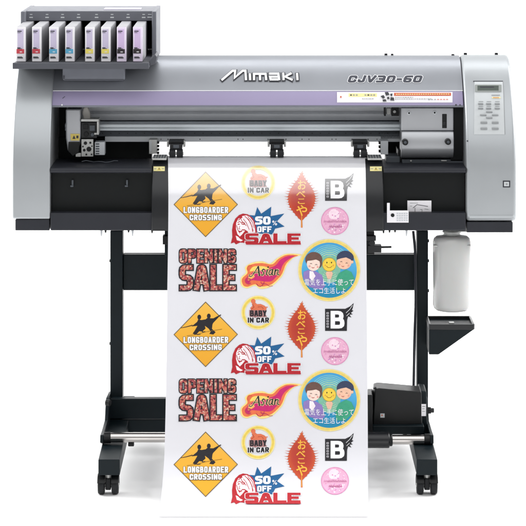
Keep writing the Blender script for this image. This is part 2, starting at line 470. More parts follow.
# seams and screws on the lid
a = Art(); a.stroke([(62.5, 98.5), (65, 96.5)], .5, M['ink']); a.build('scratch', lid_d, BAND)
for c_, r_, m_ in (((62, 105), .8, 'logo'), ((456, 105), .9, 'ink'), ((460, 105), .7, 'ink')):
    a = Art(); a.disc(c_, r_, M[m_], n=12); a.build('screw', lid_d, BAND)

# lettering
a = Art()
L_ = [[(221.5, 80.6), (232.6, 71.2), (235.2, 71.2), (234.6, 78.2), (242.6, 71.2), (245.4, 71.2), (246, 80.6)],
      [(249.8, 73.8), (250.2, 80.6)],
      [(254, 80.6), (254, 74.3), (265.6, 74.3), (266.2, 80.6)], [(259.9, 75), (260.1, 80.6)],
      [(269, 74.2), (278.4, 74.2), (279.2, 80.6)], [(278.4, 79.9), (270.6, 79.9), (270, 77.2), (278.2, 77.2)],
      [(283.2, 73.2), (283.6, 80.6)], [(291.6, 73.6), (285, 77.1), (292.6, 80.4)], [(297, 73.6), (297.5, 80.6)]]
for st in L_: a.stroke([(p[0]+.2, p[1]+.3) for p in st], 3.9, M['ink'])
# square the dark outline off at the feet
for st in L_:
    for p, q in ((st[0], st[1]), (st[-1], st[-2])):
        d = Vector((p[0]-q[0], p[1]-q[1])).normalized()*.8
        a.stroke([(p[0]-d.x*.2, p[1]+.3-d.y*.2), (p[0]+d.x, p[1]+.3+d.y)], 3.9, M['ink'])
for st in L_: a.stroke(st, 2.1, M['logo'])
a.build('maker_lettering', lid_d, LID)
a = Art()
a.block('CJV30-60', (347, 420.5, 75.6, 82.8), M['model'], 2.8, 2.0, gap=1.3, out=M['logo'], ow=1.1, shear=.4, rr=.5, widths={'V': 1.05})
a.build('model_lettering', lid_d, LID)
# warning label on the band's right end
a = Art()
a.rect(337, 452.5, 92.2, 102.6, M['white'])
a.rect(348.5, 377, 93.4, 97, M['paleyellow'])
for i in range(9):
    if i in (3, 4): continue
    a.rect(350+i*2.9, 351.9+i*2.9, 94.6, 95.8, M['ink'] if i in (0, 6) else M['lcdframe'])
a.rect(394, 451, 93, 96, M['orange'])
for i in range(24): a.rect(396+i*2.25, 397.5+i*2.25, 94.1, 94.9, M['paleyellow'])
for r_, (s0, s1) in enumerate(((395, 413), (395, 430), (362, 374))):
    q = 97.4+r_*1.7 if r_ < 2 else 99
    x = s0
    while x < s1: w = random.uniform(.8, 2.2); a.rect(x, x+w, q, q+.6, M['lcdframe']); x += w+.5
for x in range(428, 449, 3): a.rect(x, x+2, 99.6, 100.3, M['orange'] if x > 436 else M['lcdframe'])
# pictogram of lid and hand
for p in ([(384.6, 93), (388, 92.8), (389.6, 95.4), (386, 96.4)], [(380.3, 96.8), (383.5, 95.8), (385, 98), (383, 99.4)], [(390, 94.6), (392.6, 94.2), (392, 97), (390.6, 96.6)],
          [(386.8, 97.8), (389, 97.4), (389.6, 99.6), (387.2, 99.8)], [(390.4, 97.8), (393.8, 98.2), (394.2, 101.2), (390.2, 101)], [(382.4, 100.2), (385.6, 99.8), (386.6, 102), (383, 102.2)]):
    a.poly(p, M['ink'])
a.disc((340.8, 97.6), .9, M['orange'], n=14)
a.build('warning_label', lid_d, BAND)

# ---- lower body
zlip = Z(170.2, .008)
b = MB()
b.box(XL1+.001, XR0-.001, .000, .44, Z(230.6, 0), Z(212.8, 0), M['chassis'])
CH = b.build('lower_chassis', PR, bevel=.003)
b = MB()
b.box(XL0+.006, XL1-.0015, .006, .44, Z(230.6, .006), Z(219.4, .006), M['chassis'])
b.build('base_trim', PR, bevel=.002); b = MB()
b.box(XR0+.0015, XR1-.008, .004, .44, Z(232.6, .004), Z(222, .004), M['chassis'])
b.build('base_trim', PR, bevel=.002)
b = MB()
b.box(XL1+.002, XR0-.002, .032, .15, Z(213.5, .03), .7425, M['recess'])
b.box(XL1+.003, XR0-.003, .10, .42, Z(213.5, .03), .69, M['recess'])
b.build('front_panel', PR)
def lip(x0, x1):
    r = .0068; c = (.007, zlip)
    pts = [(c[0]-r*math.cos(t), c[1]+r*math.sin(t)) for t in [PI*(-.5+i/10) for i in range(11)]]
    pts = [(.034, c[1]-r)] + pts[0:11] + [(.19, c[1]+r), (.19, c[1]-r)]
    return MB().prof(pts, x0, x1, M['chassis']).build('front_lip', PR)
PLX0, PLX1 = X(151.8, 0), X(383.4, 0)
lip(XL1+.001, PLX0-.001); lip(PLX1+.001, XR0-.001)
# little hooks in the recess
for px in (72.5, 127):
    b = MB(); b.pbox(px-.9, px+.9, 180, 187, .024, .008, M['raildark']); b.pbox(px-2.2, px+.9, 185.4, 187, .022, .006, M['raildark'])
    b.build('panel_hook', PR, bevel=.0006)
# prongs below the chassis
for px, l in ((101.3, 5), (105.5, 1.6), (128.5, 1.4), (132.5, 5), (152, 2), (383.5, 2.2), (389.5, 1.5), (406.5, 5), (395, 1.3)):
    b = MB(); b.pfront([(px-1.1, 230), (px+1.2, 230), (px+.6, 231.2+l), (px-.5, 231.2+l)], .012, .008, M['railshade'] if l > 3 else M['black']); b.build('under_prong', PR)

# ---- platen with curved front
EY, EZ, EA, EB = .07, .625, .078, .142
ell = [(EY-EA*math.sin(t), EZ+EB*math.cos(t)) for t in [PI/2*i/24 for i in range(25)]]
pl = [(.13, .767)] + ell + [(EY-EA+.002, Z(231.2, -.008)), (.05, Z(231.2, -.008)), (.05, .70), (.13, .70)]
b = MB(); b.prof(pl, PLX0, PLX1, M['satin']); PLT = b.build('platen', PR, bevel=.0015, seg=2)
plat_curve = [(.13, .767)] + ell + [(EY-EA+.002, Z(231.2, -.008))]
_pt = sorted({round(PY(y, z), 3): y for y, z in plat_curve[1:]}.items())
_pt = [p for i, p in enumerate(_pt) if i == 0 or p[0]-_pt[i-1][0] > .3]
plat_d = interp(_pt)
for px0, px1 in ((153.5, 164.8), (370, 381.8)):
    a = Art(); a.rect(px0, px1, 166.6, 171.2, M['paleyellow']); cxl = (px0+px1)/2
    a.poly([(cxl-2.2, 170.4), (cxl, 167.3), (cxl+2.2, 170.4)], M['labyellow'])
    a.rect(cxl-.3, cxl+.3, 168.2, 169.8, M['ink']); a.rect(px0+.8, cxl-2.8, 168.6, 169.2, M['lcdframe']); a.rect(cxl+2.8, px1-.8, 168.6, 169.2, M['lcdframe'])
    a.build('caution_label', plat_d, PLT)
# ribbed media clamps beside the media
for p0, p1 in ((152.5, 166.6), (367.5, 382)):
    b = MB()
    zt = .772
    b.box(X(p0, .05), X(p1, .05), .035, .115, .767, zt, M['bracket'])
    for i in range(5):
        xx = X(p0+1+i*(p1-p0-2)/4.6, .05)
        b.box(xx, xx+.004, .0345, .10, zt, zt+.0015, M['raildark'])
    b.build('media_clamp', PR, bevel=.001)

# ---- inside of the print bay
b = MB()
for x0, x1 in ((XL1+.001, X(152, .26)), (X(386.5, .26), XR0-.001)):
    b.box(x0, x1, .25, .30, .70, .80, M['recess'])
b.box(XL1+.001, XR0-.001, .262, .30, Z(141, .262), .985, M['recess'])
b.box(XR0-.032, XR0-.001, .10, .26, .757, .91, M['recess'])
b.build('bay_wall', PR)
b = MB()
R0, R1 = X(66, .2), X(466, .2)
def rail(y, q0, q1, d, mt): b.box(R0, R1, y, y+d, Z(q1, y), Z(q0, y), mt)
b.prof([(.215, Z(103, .215)), (.235, Z(112, .235)), (.212, Z(114, .212)), (.218, Z(120.3, .218)), (.26, Z(120.3, .26)), (.26, Z(103, .26))], R0, R1, M['beamlight'])
b.build('rear_beam', PR, bevel=.001)
b = MB()
y = .165
b.prof([(y+.006, Z(123.2, y+.006)), (y, Z(124.4, y)), (y, Z(127.6, y)), (y+.004, Z(128.4, y)), (y+.004, Z(131, y)), (y+.06, Z(131, y)), (y+.06, Z(123.2, y+.006))], R0, R1, M['rail'])
b.build('guide_rail', PR, bevel=.0012)
b = MB()
b.box(R0, R1, .19, .26, Z(136.3, .19), Z(131.2, .19), M['raildark'])
for i in range(46):
    x = R0+.03+i*(R1-R0-.06)/45
    b.cyl((x, .19, Z(133.2, .19)), (x, .1885, Z(133.2, .19)), .0012, M['black'], n=8)
b.build('belt_channel', PR)
b = MB()
b.box(X(105, .175), X(401, .175), .175, .255, Z(141.8, .175), Z(136.6, .175), M['railshade'])
for i, px in enumerate((152, 161, 168, 181, 200, 238, 243, 268, 286, 302, 309, 332, 336, 352, 368, 377)):
    x = X(px, .175); b.cyl((x, .175, Z(139.2, .175)), (x, .1742, Z(139.2, .175)), .0014, M['black'], n=8)
b.build('pinch_roller_beam', PR, bevel=.001)
# texture of tags on the belt at right
b = MB()
for i in range(13): b.pbox(381+i*1.5, 381.9+i*1.5, 133.6+random.uniform(-.3, .3), 138.6, .172, .003, M['raildark'])
b.build('cable_chain', PR)
b = MB(); b.pbox(384, 386, 106, 116, .15, .02, M['black']); b.pbox(386.5, 391, 108, 114.5, .16, .01, M['bracket']); b.pbox(391.5, 399, 106.5, 116, .15, .02, M['black']); b.cyl((X(394.5,.15), .15, Z(111.5,.15)), (X(394.5,.15), .145, Z(111.5,.15)), .004, M['bracket'])
b.build('sensor_block', PR, bevel=.001)
# pinch rollers
for cx_ in (176.1, 276.8, 360.2):
    y = .07
    b = MB()
    b.pbox(cx_-7.6, cx_+7.6, 141.5, 144.6, y+.02, .06, M['black'])
    b.pbox(cx_-9.3, cx_-7, 141, 147, y+.03, .03, M['bracket']); b.pbox(cx_+7, cx_+9.3, 141, 147, y+.03, .03, M['bracket'])
    b.pbox(cx_-6.4, cx_+6.2, 144.2, 150.2, y+.004, .05, M['satin'])
    b.pbox(cx_-3, cx_+3, 145, 148.5, y+.001, .02, M['raildark'])
    H = b.build('pinch_roller', PR, bevel=.0012)
    b = MB()
    zr = .7695+.0105
    for s0, s1 in ((-6.6, -.7), (.7, 6.8)): b.cyl((X(cx_+s0, y), y, zr), (X(cx_+s1, y), y, zr), .0105, M['rubber'], n=24)
    b.cyl((X(cx_-7.6, y), y, zr), (X(cx_+7.6, y), y, zr), .004, M['bracket'], n=14)
    b.build('roller', H)
# brackets at both ends of the open slot
b = MB()
b.pbox(149, 157, 139.8, 154, .13, .05, M['bracket'])
for q in (142, 145.5, 149, 152.3): b.pbox(157, 159.2, q, q+2, .135, .02, M['black'])
b.pbox(150.2, 151.4, 141, 152, .1285, .01, M['railshade'])
b.build('slot_bracket', PR, bevel=.001)
b = MB()
b.pbox(380.6, 388.2, 141, 154.6, .13, .05, M['railshade'])
for q in (142, 146, 150.3): b.pbox(378.6, 380.6, q, q+2.4, .135, .02, M['black'])
b.build('slot_bracket', PR, bevel=.001)
# loose cable on the bay floor
b = MB()
b.tube([(X(82+i*4, .06), .05+.01*math.sin(i*.9), .7615+.0015*math.sin(i*1.7)) for i in range(10)], .0009, M['raildark'])
b.build('bay_cable', PR)

# ---- cutter unit at the left end
CU = MB()
y = .10
outline = [(65.6, 109), (80.6, 109), (80.6, 136), (79.4, 146), (76, 152), (71.5, 155), (67.6, 151), (65.8, 138)]
CU.pfront(outline, y, .06, M['steel'])
CUT = CU.build('cutter_unit', PR, bevel=.004)
b = MB()
b.pfront([(70.5, 134), (79.8, 134), (79.3, 140.5), (70.8, 140.5)], y-.003, .003, M['labyellow'])
b.pfront([(72.4, 138.8), (74, 135.4), (75.6, 138.8)], y-.004, .003, M['ink']); b.pbox(76.4, 78.4, 135.6, 138.2, y-.004, .003, M['ink'])
b.build('warning_sticker', CUT)
b = MB()
b.pfront([(68.5, 142), (79.4, 142), (78.8, 152.5), (72.6, 156.2), (68, 151)], y-.006, .012, M['black'])
b.pbox(81.2, 96.6, 122.4, 138.2, y+.01, .05, M['satin'])
b.pbox(83.4, 88, 124, 129, y+.006, .01, M['black']); b.pbox(89.5, 95, 125.4, 131, y+.005, .01, M['raildark'])
b.cyl((X(86, y), y+.004, Z(134.5, y)), (X(86, y), y+.03, Z(134.5, y)), .006, M['black'])
b.cyl((X(92.3, y), y+.002, Z(135, y)), (X(92.3, y), y+.03, Z(135, y)), .0045, M['raildark'])
b.build('cutter_motor', CUT, bevel=.001)
b = MB()
b.pbox(81, 98.8, 119.2, 121.6, y-.004, .05, M['bracket']); b.pbox(96.8, 98.8, 121.6, 134.8, y-.004, .05, M['bracket']); b.pbox(94, 96.8, 133, 134.8, y-.004, .05, M['bracket'])
b.build('bracket_frame', CUT, bevel=.001)
b = MB()
b.pbox(81.4, 93.2, 139.4, 156.6, y-.002, .01, M['bracket'])
for cx_, cy_, r in ((85.5, 143, 1.7), (90.4, 142.6, 1.1), (84.3, 150, 1.4), (89, 149, 2.5), (86.4, 154.3, .9), (91.6, 154.2, .8), (83, 146.4, .8), (92, 146, .7)):
    b.cyl((X(cx_, y), y-.0035, Z(cy_, y)), (X(cx_, y), y+.004, Z(cy_, y)), r/396, M['black'], n=14)
b.pbox(75.6, 80.8, 153.2, 156.8, y-.004, .01, M['bracket'])
b.build('blade_plate', CUT, bevel=.0006)
b = MB()
b.pbox(94.6, 104.8, 142.2, 155.2, y+.012, .04, M['railshade'])
for q in range(5): b.pbox(95.6, 99.4, 143.4+q*2.4, 144.6+q*2.4, y+.0105, .01, M['raildark'])
b.build('holder_block', CUT, bevel=.0015)
b = MB()
b.pfront([(83.2, 107.4), (87.4, 106.4), (90, 113), (90.4, 120.6), (83.8, 120.6), (82, 113)], y+.02, .018, M['lever'])
b.build('lever', CUT, bevel=.003)

# ---- print carriage parked at the right
y = .085
CA_ = MB()
CA_.pbox(401, 453.6, 107.6, 130.8, y, .09, M['steel'])
CAR = CA_.build('print_carriage', PR, bevel=.0025)
pts = [(.075, Z(131.2, y)), (.070, Z(134, y)), (.068, Z(147, y)), (.073, Z(152, y)), (.086, Z(156.5, y)), (.105, Z(159, y)), (.16, Z(159, y)), (.16, Z(131.2, y))]
MB().prof(pts, X(401.2, y), X(453.4, y), M['steel']).build('carriage_cover', CAR, bevel=.002)
for px, py in ((409, 113), (434.6, 112.6)):
    b = MB(); b.cyl((X(px, y), y-.002, Z(py, y)), (X(px, y), y+.004, Z(py, y)), .0047, M['railshade'], n=16); b.cyl((X(px, y), y-.003, Z(py, y)), (X(px, y), y+.004, Z(py, y)), .0026, M['black'], n=6); b.build('screw', CAR, bevel=.0005)
b = MB(); b.pbox(442.2, 446.8, 114, 128.2, y-.0015, .004, M['black']); b.pbox(443, 446, 121.5, 125, y-.004, .004, M['satin']); b.build('grip_slot', CAR, bevel=.001)
for px, py, r in ((404.6, 141, .0082), (447.3, 140.6, .0082)):
    b = MB(); b.cyl((X(px, y), .052, Z(py, y)), (X(px, y), .071, Z(py, y)), r*.9, M['black'], n=20, r2=r); b.cyl((X(px, y), .0515, Z(py, y)), (X(px, y), .053, Z(py, y)), r*.45, M['raildark'], n=12); b.build('thumb_knob', CAR, bevel=.001)
b = MB()
b.pbox(402, 466, 159.4, 163.4, .10, .10, M['raildark']); b.pbox(398, 402, 150, 163, .12, .1, M['black'])
b.pbox(386, 400, 156.5, 162.8, .11, .08, M['raildark'])
b.pbox(410, 412, 160, 162, .096, .01, M['bracket']); b.pbox(441, 447, 160, 161.6, .096, .01, M['bracket'])
b.build('capping_station', PR, bevel=.0015)

# small plate and label on the right panel
b = MB()
y = -.004
b.pfront([(387, 203), (389.8, 203), (389.8, 210.6), (408.6, 210.6), (408.6, 222.6), (387, 222.6)], y, .003, M['white'])
PLATE = b.build('blade_guide_plate', PR)
b = MB()
b.cyl((X(392.6, y), y-.0012, Z(215.2, y)), (X(392.6, y), y+.001, Z(215.2, y)), .0046, M['black'], n=20)
for i in range(5):
    for j in range(4): b.box(X(396.6+i*2.35, y), X(398.3+i*2.35, y), y-.001, y+.001, Z(214+j*2.3, y), Z(212.9+j*2.3, y), M['railshade'])
b.build('gauge_mark', PLATE)
b = MB(); b.pbox(407.4, 431.4, 200.6, 213, .022, .0012, M['white'])
INS = b.build('instruction_label', PR)
a = Art()
dd = lambda q: .0218
a.stroke([(410, 203), (418, 203)], .4, M['lcdframe']); a.stroke([(413, 208), (417, 204.6), (428, 206.4)], .5, M['ink']); a.stroke([(415, 211.6), (415, 207.6)], .4, M['ink'])
a.stroke([(420, 209.4), (422, 209.4), (422, 211.8)], .4, M['lcdframe']); a.stroke([(410, 206), (412, 206)], .4, M['lcdframe']); a.stroke([(424.5, 208.8), (428.5, 209.4)], .4, M['lcdframe'])
a.build('drawing', dd, INS, lift=.0003)

# ---- control panel on the right cover
a = Art()
pan = [(474.4, 81.2), (502.6, 81.2), (503.4, 95), (504.6, 134.5), (474, 134.5)]
a.poly(pan, M['panel'])
a.stroke([(473.2, 81.4), (503, 81.4)], .9, M['ink']); a.stroke([(503, 81.4), (503.8, 95), (505, 134.5)], .6, M['button'])
CP = a.build('control_panel', cov_d, RC)
a = Art(); a.rect(475, 501.4, 85, 92.2, M['lcdframe']); a.rect(477.4, 498.6, 86, 91, M['lcd']); a.rect(480, 494, 86.9, 88.1, M['ink'])
a.build('display', cov_d, CP, lift=.0016)
a = Art()
a.rect(491.4, 500, 95, 95.8, M['button']); a.rect(492, 500.5, 97.2, 98.6, M['paleyellow']); a.rect(493, 499, 97.6, 98.2, M['orange'])
for x in (478.6, 486.6, 495): 
    for q in (101.6, 106.2): a.rect(x, x+4.6, q, q+.5, M['button'])
a.build('panel_marking', cov_d, CP, lift=.0014)
def button(px, py, w, h):
    d = cov_d(py); MB().box(X(px-w/2, d), X(px+w/2, d), d-.0035, d+.004, Z(py+h/2, d), Z(py-h/2, d), M['button']).build('button', CP, bevel=.001, seg=2)
for py in (103.8, 108.4):
    for px in (480.6, 488.6, 497.2): button(px, py, 5.2, 1.7)
for px, py in ((489.2, 111.9), (483.2, 115), (495.2, 115), (489.2, 117.8)): button(px, py, 6.4, 1.5)
for py in (122.6, 128.6):
    for px in (483.8, 495.2): button(px, py, 6.8, 2.2)
a = Art(); a.rect(502.8, 510.2, 180.6, 187.4, M['ink']); a.rect(504, 509, 181.8, 186.2, M['panel']); a.rect(505.6, 507.6, 183.2, 185, M['button'])
a.build('side_badge', cov_d, RC)
a = Art(); a.disc((467.4, 141), .8, M['ink'], n=12); a.build('cover_screw', cov_d, RC)

# ---- ink rack
yh = .28
RX0, RX1 = X(22.6, yh), X(156.4, yh)
z0h, z1h = Z(21, yh), Z(11, yh)
b = MB()
b.box(RX0, RX1, yh, .51, z0h, z1h, M['rack'])
b.box(RX1-.010, RX1+.0015, .24, .512, .9985, z1h+.0012, M['rack'])
b.box(RX0-.0015, RX0+.010, .24, .512, .9985, z1h+.0012, M['rack'])
RK = b.build('ink_rack', PR, bevel=.002)
MB().box(RX0+.011, RX1-.011, .47, .50, 1.013, z0h-.001, M['rackdark']).build('back_wall', RK)
MB().box(X(104, .35), X(141, .35), .33, .40, z1h, z1h+.0016, M['lilac']).build('top_highlight_strip', RK, bevel=.0005)  # pale strip stands in for the highlight along the top recess
ys = .02
b = MB(); b.box(X(12.6, ys), X(149, ys), ys, .50, .999, 1.0112, M['shelf']); b.box(X(12.6, ys), X(149, ys), ys-.004, ys+.006, .9975, 1.0132, M['shelf'])
b.pfront([(149.2, 60.8), (155, 54.5), (157, 57), (155.5, 64), (149.2, 66)], .05, .12, M['shelf'])
b.build('shelf', RK, bevel=.0015)
hd = lambda q: yh
for px in (31, 47, 62.5, 78.5, 96.5, 112, 128, 143.6):
    a = Art(); a.rect(px-1.2, px+1.4, 14, 14.9, M['panel']); a.rect(px-1.7, px+1.9, 16.8, 18, M['panel']); a.build('slot_marking', hd, RK)
a = Art(); a.rect(148, 151.6, 14, 14.8, M['panel']); a.rect(147.4, 152.6, 16.6, 17.8, M['panel'])
a.build('slot_marking', hd, RK)
b = MB(); b.pfront([(62.5, 65), (124.6, 65), (124.6, 79.6), (123, 80.6), (64, 80.6), (62.5, 79)], .088, .05, M['bracketgrey']); b.build('rack_bracket', PR, bevel=.002)
b = MB(); b.pbox(62.8, 64.4, 76, 79, .084, .004, M['rackdark']); b.pbox(64, 124, 79.6, 80.2, .0865, .004, M['shelf']); b.build('bracket_seam', PR)
b = MB(); b.tube([(X(152+i*.6, .235), .235-.003*i, Z(55+i*1.1+math.sin(i), .235)) for i in range(8)], .0016, M['black']); b.build('rack_cable', PR)

# ---- stand
yp = .14
PX = [(110.2, 122.7), (416.9, 428.2)]
zb = .075
posts = []
for a0, a1 in PX:
    b = MB(); b.box(X(a0, yp), X(a1, yp), yp, yp+.055, zb, Z(231, yp), M['steelblack'])
    posts.append(b.build('stand_post', PR, bevel=.002))
# bolts
b = MB()
for q in (262, 292, 242): b = MB(); b.cyl((X(428.2, yp), yp+.02, Z(q, yp)), (X(429.6, yp), yp+.02, Z(q, yp)), .004, M['black'], n=10); b.build('bolt', posts[1])
b = MB()
for q in (262, 345): b = MB(); b.cyl((X(109, yp), yp+.02, Z(q, yp)), (X(110.2, yp), yp+.02, Z(q, yp)), .004, M['black'], n=10); b.build('bolt', posts[0])
# upper cross panel and lower beam
MB().box(X(122.7, yp)+.0005, X(416.9, yp)-.0005, yp+.012, yp+.05, Z(290.4, yp+.012), Z(254.8, yp+.012), M['steelblack']).build('cross_panel', PR, bevel=.002)
b = MB()
b.box(X(107, .11), X(420, .11), .11, .137, Z(419, .11), Z(398.8, .11), M['steelblack'])
b.box(X(107, .11), X(420, .11), .113, .137, Z(432.4, .113), Z(419.6, .113), M['steelblack'])
b.build('cross_beam', PR, bevel=.002)
# media stopper mechanisms beside the sheet
b = MB(); b.pbox(162.6, 168, 236, 244.6, .05, .03, M['black']); b.pbox(164.6, 168, 231, 256, .06, .04, M['steelblack']); b.build('media_guide', PR, bevel=.001)
b = MB()
b.pbox(366, 374.4, 232, 254.5, .05, .04, M['black']); b.pbox(367, 376, 236, 241, .04, .02, M['satin']); b.pbox(368, 381.5, 245.5, 252.6, .045, .03, M['satin'])
b.cyl((X(372, .04), .04, Z(243, .04)), (X(372, .04), .06, Z(243, .04)), .008, M['satin'])
b.cyl((X(378, .05), .05, Z(247.2, .05)), (X(391.5, .05), .05, Z(247, .05)), .0026, M['black'])
b.build('media_guide', PR, bevel=.001)
# side plates, feet
def foot(x0, x1, sgn):
    yf = -.28
    b = MB()
    b.prof([(yf, Z(475.4, yf)), (yf, Z(459.6, yf)), (-.03, .098), (.42, .092), (.42, .055)], x0, x1, M['steelblack'])
    return b.build('stand_foot', PR, bevel=.002)
fL = foot(X(98.3, -.28), X(119.8, -.28), -1); fR = foot(X(416.6, -.28), X(437.4, -.28), 1)
b = MB()
for x0, x1 in ((X(107, .05)-.008, X(107, .05)), ):
    b.prof([(.19, Z(398, .11)), (.07, Z(398, .07)), (.055, Z(402, .06)), (.02, Z(420, .02)), (-.10, Z(431, -.10)), (-.152, Z(434, -.14)), (-.158, Z(441, -.14)), (-.13, .093), (.19, .09)], x0+.004, x1+.004, M['steelblack'])
b.build('side_plate', PR, bevel=.0015)
b = MB()
xr = X(425, .05)
b.prof([(.19, Z(398, .11)), (.07, Z(398, .07)), (.055, Z(402, .06)), (.02, Z(420, .02)), (-.10, Z(431, -.10)), (-.152, Z(434, -.14)), (-.158, Z(442, -.14)), (-.13, .093), (.19, .09)], xr, xr+.008, M['steelblack'])
b.build('side_plate', PR, bevel=.0015)
b = MB()
b.cyl((X(106, .02), .03, Z(402.6, .03)), (X(106, .02)+.01, .026, Z(402.6, .03)), .008, M['black']); b.build('pivot_bolt', PR)
# casters
def caster(x, y):
    b = MB()
    b.cyl((x, y, .036), (x, y, .054), .009, M['bracket'], n=14)
    b.box(x-.0065, x+.0065, y-.012, y+.014, .012, .040, M['rubber'])
    b.cyl((x-.026, y, .022), (x+.026, y, .022), .005, M['bracket'], n=12)
    C_ = b.build('caster', PR, bevel=.002)
    for s in (-1, 1):
        xo = x+s*.0165
        b = MB(); b.cyl((xo-.0082, y, .0228), (xo+.0082, y, .0228), .0226, M['rubber'], n=32)
        w = b.build('wheel', C_, bevel=.004)
        b = MB()
        pts = [(y+.0245*math.cos(t), .0235+.0245*math.sin(t)) for t in [PI*i/10 for i in range(-1, 10)]]
        pts2 = [(y+.0255*math.cos(t), .0235+.0255*math.sin(t)) for t in [PI*i/10 for i in range(9, -2, -1)]]
        b.prof(pts+pts2, xo-.0088, xo+.0088, M['black']); b.build('wheel_guard', C_)
for fx, yy in ((X(108.4, -.25), -.25), (X(426.8, -.25), -.25), (X(109.5, -.25), .37), (X(426.5, -.25), .37)): caster(fx, yy)

# ---- take-up bar and motor
yt = -.14
b = MB(); b.cyl((X(106.5, yt), yt, Z(437.4, yt)), (X(366, yt), yt, Z(437.4, yt)), .0122, M['chrome'], n=32)
b.cyl((X(366, yt), yt, Z(439.6, yt)), (X(424.6, yt), yt, Z(439.6, yt)), .0118, M['chrome'], n=32)
BAR = b.build('take_up_bar', PR)
b = MB()
b.cyl((X(103.6, yt), yt, Z(437.6, yt)), (X(111, yt), yt, Z(437.6, yt)), .0135, M['black'], n=24)
b.cyl((X(102.6, yt), yt, Z(437.6, yt)), (X(104, yt), yt, Z(437.6, yt)), .010, M['satin'], n=20)
b.build('bar_end', BAR, bevel=.002)
b = MB()
b.cyl((X(424, yt), yt, Z(439.4, yt)), (X(430.5, yt), yt, Z(439.4, yt)), .0135, M['black'], n=24)
b.cyl((X(430.5, yt), yt, Z(439.4, yt)), (X(433, yt), yt, Z(439.4, yt)), .009, M['satin'], n=20)
b.build('bar_end', BAR, bevel=.002)
b = MB(); b.pbox(128, 134, 443, 446.6, yt-.004, .012, M['black']); b.build('bar_clip', BAR, bevel=.002)
b = MB()
b.cyl((X(352, yt), yt, Z(440, yt)), (X(389.5, yt), yt, Z(440, yt)), .0195, M['satin'], n=32)
b.cyl((X(386, yt), yt, Z(440, yt)), (X(392.5, yt), yt, Z(440, yt)), .015, M['black'], n=32)
b.build('bar_sleeve', BAR, bevel=.003)
ym = -.05
b = MB()
b.pfront([(374.6, 389.4), (379, 388.4), (421.6, 392.2), (422.2, 424.8), (372.6, 426)], ym, .075, M['black'])
b.pfront([(420, 391), (426.6, 391.6), (428, 434), (420, 434)], ym+.02, .09, M['steelblack'])
b.pfront([(372, 426), (425, 425.4), (425, 432.6), (372, 432.6)], ym+.03, .06, M['steelblack'])
MO = b.build('take_up_motor', PR, bevel=.003)
b = MB()
xc = X(371, ym)
for x0, x1, r in ((X(354, ym), X(368.4, ym), .040), (X(368.6, ym), X(373.8, ym), .048), (X(374, ym), X(376, ym), .043)):
    b.cyl((x0, ym+.055, Z(413, ym)), (x1, ym+.055, Z(413, ym)), r, M['satin'], n=36)
b.pfront([(372.8, 389), (375.4, 386.8), (377.4, 389.6)], ym, .02, M['black'])
b.pbox(366, 372.6, 395, 436, ym-.03, .06, M['black']); b.pbox(372.6, 424, 426, 434.5, ym-.02, .05, M['steelblack'])
b.build('drive_flange', MO, bevel=.002)
a = Art(); md = lambda q: ym
a.rect(380.3, 384.6, 413.4, 417.6, M['panel']); a.disc((382, 415.2), .8, M['orange'], n=10)
a.build('motor_sticker', md, MO)
a = Art(); md2 = lambda q: ym+.02
a.rect(421.4, 426, 404, 416, M['white']); a.rect(422.2, 425.2, 406, 406.8, M['lcdframe']); a.rect(422.2, 424.6, 408.4, 409, M['lcdframe']); a.rect(422.2, 425, 411, 411.6, M['lcdframe'])
a.build('rating_label', lambda q: ym-.0005, MO)
b = MB(); b.cyl((X(427, .03), .03, Z(410.4, .03)), (X(431, .03), .03, Z(410.4, .03)), .0085, M['black'], n=16); b.cyl((X(430, .03), .03, Z(410.4, .03)), (X(434, .03), .03, Z(410.4, .03)), .006, M['satin'], n=16)
b.build('tension_knob', MO, bevel=.001)
# power cable beside the right post
b = MB(); 
cp = interp([(231, 413.2), (255, 415.2), (300, 415.6), (340, 414.4), (386, 413.6), (400, 413)])
b.tube([(X(cp(q), .125), .125, Z(q, .125)) for q in range(231, 401, 5)], .0035, M['chassis']); b.build('power_cable', PR)

# ---- bottle tray
y0, y1 = .02, .135
b = MB()
zt, zl = Z(325, y0), Z(354.6, y0)
xa, xb_ = X(429, y0), X(474, y0)
prof_ = [(xa, zt), (xb_, zt), (xb_, Z(329.5, y0)), (X(438.6, y0), zl), (xa, zl)]
b.front([(x, z-.006 if i < 2 else z) for i, (x, z) in enumerate(prof_)], y0, y1, M['steelblack'])
for (u0, u1, v0, v1) in ((xa, xb_, y0-.002, y0+.004), (xa, xb_, y1-.004, y1+.002), (xa-.001, xa+.005, y0+.004, y1-.004), (xb_-.004, xb_+.002, y0+.004, y1-.004)):
    b.box(u0, u1, v0, v1, zt-.012, zt+.002, M['satin'])
TR = b.build('bottle_tray', PR, bevel=.0015)
b = MB(); b.box(X(449, .08), X(454, .08), .07, .09, zt-.0058, zt-.004, M['bracket']); b.build('tray_mark', TR)

# ---- waste ink bottle
bx_, by_ = X(452, .06), .065
R = .0478; zt, zl = Z(235.6, .06), Z(310.6, .06)
BT = empty('waste_ink_bottle', (bx_, by_, zl))
tag(BT, 'translucent white waste ink bottle hanging below the right side of the printer', 'bottle')
prof_ = [(.004, zl+.003), (.028, zl+.002), (.034, zl), (R-.008, zl+.0015), (R-.003, zl+.006), (R, zl+.014), (R-.0006, zl+.05), (R, zt-.045), (R, zt-.016), (R-.0025, zt-.007), (R-.009, zt-.0015), (.020, zt+.001), (.019, zt+.004)]
b = MB(); b.lathe(prof_, (bx_, by_), M['bottle'], n=56, sy=.92)
BB = b.build('bottle_body', BT, smooth=60)
for s in (-1, 1):
    b = MB(); b.box(bx_+s*(R-.006)-.006, bx_+s*(R-.006)+.004, by_-.028, by_-.014, zt-.0245, zt-.021, M['bracket']); b.build('grip_notch', BB, bevel=.0008)
b = MB()
